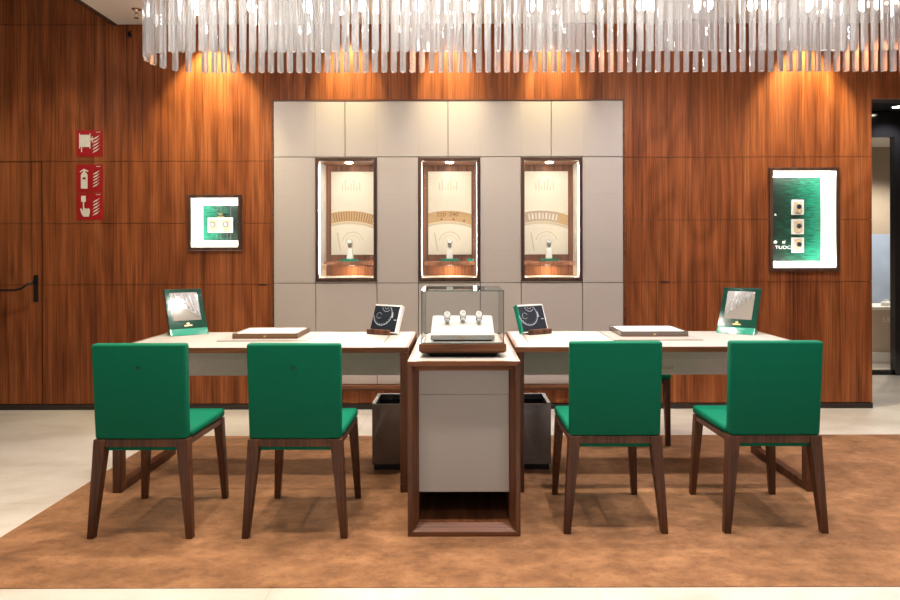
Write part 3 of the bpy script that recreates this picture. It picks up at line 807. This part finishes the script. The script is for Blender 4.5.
def tray(x0, x1, padx, yf, label, lab2):
    X = (x0 + x1) / 2; hw = (x1 - x0) / 2; Y = yf + .155
    p = thing('desk_pad', lab2, 'desk pad', ((padx[0] + padx[1]) / 2, 3.945, .7503), 0, 'desk pads on the desks')
    w = (padx[1] - padx[0]) / 2
    b = new(); box(b, -w, w, -.205, .205, 0, .0022); obj('backing', b, 'pad_edge', p)
    b = new(); box(b, -w + .002, w - .002, -.203, .203, .0023, .0034); obj('leather_face', b, 'pad', p)
    t = thing('display_tray', label, 'tray', (X, Y, .7540), 0, 'shallow display trays on the desks')
    b = new(); box(b, -hw, hw, -.155, .155, 0, .006); obj('bottom', b, 'walnut_x', t)
    b = new(); box(b, -hw, hw, -.155, -.142, .0061, .029); box(b, -hw, hw, .142, .155, .0061, .029); box(b, -hw, -hw + .013, -.1419, .1419, .0061, .029); box(b, hw - .013, hw, -.1419, .1419, .0061, .029); obj('rim', b, 'pad_edge' if x0 < 0 else 'bin', t, .0015)
    b = new(); box(b, -hw + .0132, hw - .0132, -.1418, .1418, .0062, .0268); obj('leather_lining', b, 'white', t)
    b = new(); crown(b, (0, -.1562, .008), (1, 0, 0), (0, 0, 1), (0, 1, 0), .020); obj('crown_emblem', b, 'gold', t)
tray(-1.282, -.916, (-1.34, -.848), 3.825, 'brown-rimmed shallow display tray on the left desk', 'thin pale desk pad under the tray on the left desk')
tray(.918, 1.302, (.846, 1.338), 3.880, 'grey-rimmed shallow display tray on the right desk', 'thin pale desk pad under the tray on the right desk')

# green counter mirrors
def counter_mirror(x, y, rot, label):
    t = thing('counter_mirror', label, 'mirror', (x, y, .7505), rot, 'green counter mirrors')
    b = new(); hexa(b, [(-.108, -.045, 0), (.108, -.045, 0), (.108, .055, 0), (-.108, .055, 0)], [(-.108, -.016, .038), (.108, -.016, .038), (.108, .010, .038), (-.108, .010, .038)]); obj('foot', b, 'mirror_foot', t, .003)
    mt = Matrix.Translation((0, -.008, .034)) @ Matrix.Rotation(math.radians(-29), 4, 'X')
    w, h = .110, .262
    b = new(); box(b, -w, w, -.007, .007, 0, h); f = obj('frame', b, 'mirror_frame', t, .003, mtx=mt)
    b = new(); box(b, -w + .030, w - .030, -.0085, -.0072, .052, h - .026); obj('mirror_face', b, 'mirror', t, mtx=mt)
    b = new(); crown(b, (0, -.0088, .026), (1, 0, 0), (0, 0, 1), (0, 1, 0), .020); box(b, -.022, .022, -.0085, -.0072, .016, .022); obj('crown_emblem', b, 'gold', f, mtx=mt)
counter_mirror(-1.620, 4.05, math.radians(38), 'green-framed tilted counter mirror at the left end of the left desk')
counter_mirror(1.648, 4.05, math.radians(-38), 'green-framed tilted counter mirror at the right end of the right desk')

# photo blocks on wooden stands
def photo_block(x, y, rot, label, side):
    t = thing('photo_block', label, 'photo stand', (x, y, .7505), rot, 'photo blocks on wooden stands')
    mt = Matrix.Translation((0, 0, .012)) @ Matrix.Rotation(math.radians(-22), 4, 'X')
    w, h, d = .097, .172, .030
    b = new(); box(b, -w, w, 0, d, 0, h); blk = obj('block', b, 'white', t, .0015, mtx=mt)
    a0, a1 = (-w + .001, w - .012) if side < 0 else (-w + .010, w - .007)
    b = new(); box(b, a0, a1, -.0012, -.0002, .006, h - .010); obj('photo', b, 'photo_black', t, mtx=mt)
    if side > 0:
        b = new(); box(b, -w - .0012, -w - .0002, .001, d - .001, .001, h - .001); box(b, -w - .0012, -w + .009, -.0013, -.0001, .001, h - .001); obj('spine', b, 'mirror_foot', t, mtx=mt)
    b = new(); cx, cz = -.026, .108
    ringband(b, cx, cz, .063, .067, -.0022, -.0013, PI * 1.02, PI * 2.26, 36)
    ringband(b, cx - .026, cz - .006, .017, .019, -.0022, -.0013, .3, 5.6, 22)
    ringband(b, cx + .018, cz + .052, .030, .033, -.0022, -.0013, PI * 1.02, PI * 1.8, 22)
    ringband(b, cx + .018, cz + .052, .014, .016, -.0022, -.0013, PI * 1.02, PI * 1.95, 16)
    for a in [3.5 + .32 * k for k in range(9)]:
        c_, s_ = math.cos(a), math.sin(a); q = [(cx + r * c_ - k * s_, cz + r * s_ + k * c_) for r, k in ((.054, -.001), (.060, -.001), (.060, .001), (.054, .001))]
        prism(b, q, (0, -.0022, 0), (1, 0, 0), (0, 0, 1), (0, 1, 0), .0009)
    q = [(cx + .066, cz - .016), (cx + .076, cz - .016), (cx + .072, cz + .016), (cx + .062, cz + .016)]; prism(b, q, (0, -.0022, 0), (1, 0, 0), (0, 0, 1), (0, 1, 0), .0009)
    box(b, cx + .088, cx + .105, -.0022, -.0013, cz - .032, cz - .027); obj('watch_drawing', b, 'photo_line', t, mtx=mt)
    s = -1 if side < 0 else 1
    b = new(); xa, xb_ = sorted((-s * .062, s * .098)); box(b, xa, xb_, -.030, .075, .0, .010); obj('stand_base', b, 'walnut', t, .002)
    b = new(); box(b, xa, xb_, -.030, -.008, .0101, .030); obj('stand_lip', b, 'walnut', t, .003)
    b = new(); box(b, xa + .03, xb_ - .03, .090 - .014, .090, .0, .10); obj('stand_back', b, 'walnut', t, .002)
photo_block(-.460, 4.035, math.radians(-30), 'dark watch photo block on wooden stand, left of the glass case', -1)
photo_block(.448, 4.035, math.radians(30), 'dark watch photo block with green edge on wooden stand, right of the glass case', 1)

# ------------------------------------------------------------------ pedestal
pd = thing('pedestal', 'walnut framed pedestal with grey front panel between the two desks', 'pedestal', (.0155, 2.958, RZ))
PH = .765 - RZ; hw = .2455; dp = .95
def wedge(p_out0, p_out1, q):  # splayed front frame piece
    pass
e, s_, dd = .020, .027, .042
def frame_piece(a, b_, a2, b2):
    """outer front edge a-b_, inner front edge a2-b2 given in XZ; goes back to the panel with a splay"""
o0 = [(-hw, 0), (hw, 0), (hw, PH - .003), (-hw, PH - .003)]
i0 = [(-hw + e, e), (hw - e, e), (hw - e, PH - e), (-hw + e, PH - e)]
i1 = [(-hw + e + s_, e + s_), (hw - e - s_, e + s_), (hw - e - s_, PH - e - s_), (-hw + e + s_, PH - e - s_)]
for k, (nm, mt_) in enumerate((('bottom_rail', 'walnut_x'), ('side_stile', 'walnut'), ('top_rail', 'walnut_x'), ('side_stile', 'walnut'))):
    j = (k + 1) % 4
    b = new()
    fr = [b.verts.new((p[0], y, p[1])) for p, y in ((o0[k], 0), (o0[j], 0), (i0[j], 0), (i0[k], 0), (i1[j], dd), (i1[k], dd), (o0[j], dd), (o0[k], dd))]
    a, b2, c, d_, e1, f1, g1, h1 = fr
    for f in ((a, b2, c, d_), (d_, c, e1, f1), (f1, e1, g1, h1), (a, h1, g1, b2), (a, d_, f1, h1), (b2, g1, e1, c)): b.faces.new(f)
    obj(nm, b, mt_, pd, .001)
for s in (-1, 1):
    b = new(); box(b, *sorted((s * hw, s * (hw - .045))), dd + .0005, dp, 0, PH - .0305); obj('side_panel', b, 'walnut', pd, .002)
b = new(); box(b, -hw + .0455, hw - .0455, dd + .0005, dp, 0, .049); obj('bottom_board', b, 'walnut_y', pd)
b = new(); box(b, -hw + .0455, hw - .0455, dp - .02, dp, .0495, PH - .031); obj('back_board', b, 'walnut', pd)
b = new(); box(b, -hw, hw, dd + .0005, dp, PH - .030, PH - .003); obj('top_board', b, 'walnut_x', pd)
b = new(); box(b, -hw + .014, hw - .014, .018, dp - .014, PH - .0029, PH); obj('top_leather', b, 'leather_cream', pd)
b = new(); box(b, -hw, -hw + .0138, 0, dp, PH - .0029, PH); box(b, hw - .0138, hw, 0, dp, PH - .0029, PH); box(b, -hw + .0139, hw - .0139, 0, .0178, PH - .0029, PH); obj('edge_band', b, 'walnut_y', pd)
b = new(); box(b, -hw + .046, hw - .046, dd + .004, dd + .022, .178, .6093); box(b, -hw + .046, hw - .046, dd + .004, dd + .022, .6101, PH - .032); obj('front_panel', b, 'leather_front', pd, .002)

# glass case
gc = thing('glass_case', 'clear glass display case on a walnut base, on top of the pedestal', 'display case', (.011, 3.245, .7655))
b = new(); hexa(b, [(-.145, -.150, .0), (.145, -.150, .0), (.145, .150, .0), (-.145, .150, .0)], [(-.165, -.165, .020), (.165, -.165, .020), (.165, .165, .020), (-.165, .165, .020)]); obj('foot', b, 'black', gc)
b = new(); hexa(b, [(-.186, -.178, .0205), (.186, -.178, .0205), (.186, .178, .0205), (-.186, .178, .0205)], [(-.197, -.188, .030), (.197, -.188, .030), (.197, .188, .030), (-.197, .188, .030)])
box(b, -.197, .197, -.188, .188, .0301, .062); obj('base', b, 'walnut_x', gc, .002)
b = new(); box(b, -.172, .172, -.170, .170, .0622, .066); obj('base_lining', b, 'leather_cream', gc)
gw, gd, g0, g1 = .185, .178, .0622, .298; tk = .004
for nm, q in (('front_pane', (-gw, gw, -gd, -gd + tk, g0, g1)), ('back_pane', (-gw, gw, gd - tk, gd, g0, g1)), ('side_pane', (-gw, -gw + tk, -gd + tk + .0002, gd - tk - .0002, g0, g1)), ('side_pane', (gw - tk, gw, -gd + tk + .0002, gd - tk - .0002, g0, g1)), ('top_pane', (-gw, gw, -gd, gd, g1 + .0002, g1 + tk))):
    b = new(); box(b, *q); obj(nm, b, 'glass_case', gc)
b = new(); r = .0022
for sx in (-1, 1):
    for sy in (-1, 1): box(b, sx * gw - r, sx * gw + r, sy * gd - r, sy * gd + r, g0, g1 + tk)
    box(b, sx * gw - r, sx * gw + r, -gd, gd, g1, g1 + tk + .0005)
for sy in (-1, 1): box(b, -gw, gw, sy * gd - r, sy * gd + r, g1, g1 + tk + .0005); box(b, -gw, gw, sy * gd - r, sy * gd + r, g0, g0 + .004)
obj('glass_edges', b, 'glass_edge', gc)
b = new(); cyl(b, (gw - .085, 0, g1 + tk + .0006), .010, .006, 16); obj('lock', b, 'chrome', gc)
# stand inside and three watches
ds = thing('display_plinth', 'white sloped plinth inside the glass case, gold crown on its front', 'display stand', (.011, 3.245, .8318))
b = new(); box(b, -.134, .134, -.128, .095, .0, .008); obj('foot', b, 'black', ds)
b = new(); hexa(b, [(-.146, -.140, .0085), (.146, -.140, .0085), (.146, .110, .0085), (-.146, .110, .0085)], [(-.146, -.140, .030), (.146, -.140, .030), (.146, .110, .095), (-.146, .110, .095)]); obj('slope', b, 'slope_white', ds, .002)
b = new(); box(b, -.144, .144, -.1418, -.1402, .0095, .029); f = obj('front_strip', b, 'strip_grey', ds)
b = new(); crown(b, (0, -.1432, .012), (1, 0, 0), (0, 0, 1), (0, 1, 0), .015); box(b, -.030, .030, -.143, -.1419, .0165, .0195); obj('crown_emblem', b, 'gold', f)
for x, yy, n in ((-.073, .0, 'left'), (.002, .015, 'middle'), (.078, .0, 'right')):
    zz = .030 + .065 * (yy + .140) / .25
    w = thing('watch', 'steel wrist watch, %s of the three in the glass case' % n, 'watch', (.011 + x, 3.245 + yy, .8318 + zz + .032), 0, 'watches in the glass case')
    watch_parts(w, 0, 1.0, .5)
    b = new(); cyl(b, (-.015, 0, 0), .0172, .030, 20, 'x'); obj('cushion', b, 'leather_front', w)

# waste bins under the desks
def bin_(x0, x1, label, mat):
    X = (x0 + x1) / 2; w = (x1 - x0) / 2
    t = thing('waste_bin', label, 'bin', (X, 3.99, RZ), 0, 'dark bins under the desks')
    b = new(); box(b, -w + .008, w - .008, -.125, .125, 0, .034); obj('plinth', b, 'black', t)
    b = new(); box(b, -w, w, -.138, -.128, .0345, .372); box(b, -w, w, .128, .138, .0345, .372); box(b, -w, -w + .010, -.1279, .1279, .0345, .372); box(b, w - .010, w, -.1279, .1279, .0345, .372); box(b, -w + .0101, w - .0101, -.1279, .1279, .0345, .05); obj('body', b, mat, t)
    b = new(); box(b, -w + .0105, w - .0105, -.1275, -.1255, .0505, .371); box(b, -w + .0105, w - .0105, .1255, .1275, .0505, .345); box(b, w - .0125, w - .0105, -.1255, .1255, .0505, .371); box(b, -w + .0105, -w + .0125, -.1255, .1255, .0505, .371); obj('liner', b, 'black', t)
    b = new(); k = .020
    hexa(b, [(-w, -.138, .3722), (w, -.138, .3722), (w, -.138, .378), (-w, -.138, .378)], [(-w, -.138 + k * .5, .3722), (w, -.138 + k * .5, .3722), (w, -.138 + k * .5, .374), (-w, -.138 + k * .5, .374)])
    box(b, -w, w, .138 - k, .138, .3722, .378); box(b, -w, -w + k, -.1275, .1179, .3722, .378); box(b, w - k, w, -.1275, .1179, .3722, .378); obj('rim', b, 'bin_rim', t)
bin_(-.500, -.325, 'dark grey-brown open waste bin under the left desk', 'bin')
bin_(.340, .513, 'dark grey-blue open waste bin under the right desk', 'bin_blue')

# ------------------------------------------------------------------ chandelier
ch = thing('chandelier', 'long oval chandelier of hanging clear crystal rods under the ceiling', 'chandelier', (.51, 3.80, CEIL))
XL, XR, R = -1.52 - .51, 2.62 - .51, .21
zb, ztp = 2.30 - CEIL, 2.86 - CEIL
spotsR = []
n = 77
for k in range(n + 1): spotsR.append((XL + (XR - XL) * k / n, -R, 0))
nt_ = 9
left = [(XL - R * math.sin(PI * k / nt_), -R * math.cos(PI * k / nt_), k) for k in range(1, nt_)]
right = [(XR + R * math.sin(PI * k / nt_), -R * math.cos(PI * k / nt_), k) for k in range(1, nt_)]
back = [(XL + (XR - XL) * (k + .35) / 74.5, R, 0) for k in range(75)]
def rod(bm, x, y, rot, z0, z1, r=.0188):
    P = []
    for k in range(3):
        a = rot + 2 * PI * k / 3
        for da in (-.22, .22): P.append((x + r * math.cos(a + da), y + r * math.sin(a + da)))
    prism(bm, P, (0, 0, z0), (1, 0, 0), (0, 1, 0), (0, 0, 1), z1 - z0)
rods = spotsR + left + right + back
def rot_for(i): return -.25 + random.uniform(-.12, .12)
proto = None
for i, (x, y, k) in enumerate(rods[:100]):
    if proto is None:
        b = new(); rod(b, 0, 0, 0, 0, ztp - zb); proto = obj('crystal_rod', b, 'crystal', ch); o = proto
    else:
        o = proto.copy(); C.objects.link(o); o.parent = ch
    o.location = (x, y, zb); o.rotation_euler = (0, 0, rot_for(i))
b = new()
for i, (x, y, k) in enumerate(rods[100:]): rod(b, x, y, rot_for(i), zb, ztp)
obj('crystal_rods', b, 'crystal', ch, kind='stuff')
b = new()
def oval(r, m=20):
    return [(XL - r * math.sin(PI * k / m), -r * math.cos(PI * k / m)) for k in range(m + 1)][::-1] + [(XR + r * math.sin(PI * k / m), -r * math.cos(PI * k / m)) for k in range(m + 1)]
prism(b, oval(R + .04), (0, 0, ztp + .002), (1, 0, 0), (0, 1, 0), (0, 0, 1), .03); obj('frame', b, 'chrome', ch)
for x in (-1.6, -.5, .6, 1.7):
    b = new(); cyl(b, (x, 0, ztp + .033), .012, -(ztp + .033) - .0005, 12); obj('suspension_rod', b, 'chrome', ch)
pb = None
for k in range(14):
    x = XL + .05 + (XR - XL - .1) * k / 13
    if pb is None:
        b = new(); lathe(b, [(.006, 0), (.02, .012), (.026, .034), (.02, .058), (.012, .07)], seg=16); pb = obj('bulb', b, 'bulb', ch, smooth=True); so = pb
        b = new(); cyl(b, (0, 0, .0705), .013, ztp - (2.58 - CEIL) - .0695, 14); obj('socket', b, 'chrome', pb)
    else:
        so = pb.copy(); C.objects.link(so); so.parent = ch
        c = pb.children[0].copy(); C.objects.link(c); c.parent = so
    so.location = (x, 0, 2.58 - CEIL)

# ------------------------------------------------------------------ world, camera
w = bpy.data.worlds.new('world'); S.world = w; w.use_nodes = True
bg = w.node_tree.nodes['Background']; bg.inputs[0].default_value = (1, .95, .90, 1); bg.inputs[1].default_value = .28

cam = bpy.data.cameras.new('camera'); co = bpy.data.objects.new('camera', cam); C.objects.link(co); S.camera = co
co.location = (0, 0, 1.25); co.rotation_euler = (PI / 2, math.radians(.13), 0)
cam.sensor_fit = 'HORIZONTAL'; cam.sensor_width = 36; cam.lens = 680 / 900 * 36
cam.shift_x = -10 / 900; cam.shift_y = -50 / 900; cam.clip_start = .05

v = S.view_settings; S.display_settings.display_device = 'sRGB'
v.view_transform = 'Standard'; v.look = 'None'; v.exposure = 0.7; v.gamma = 1; v.use_curve_mapping = False
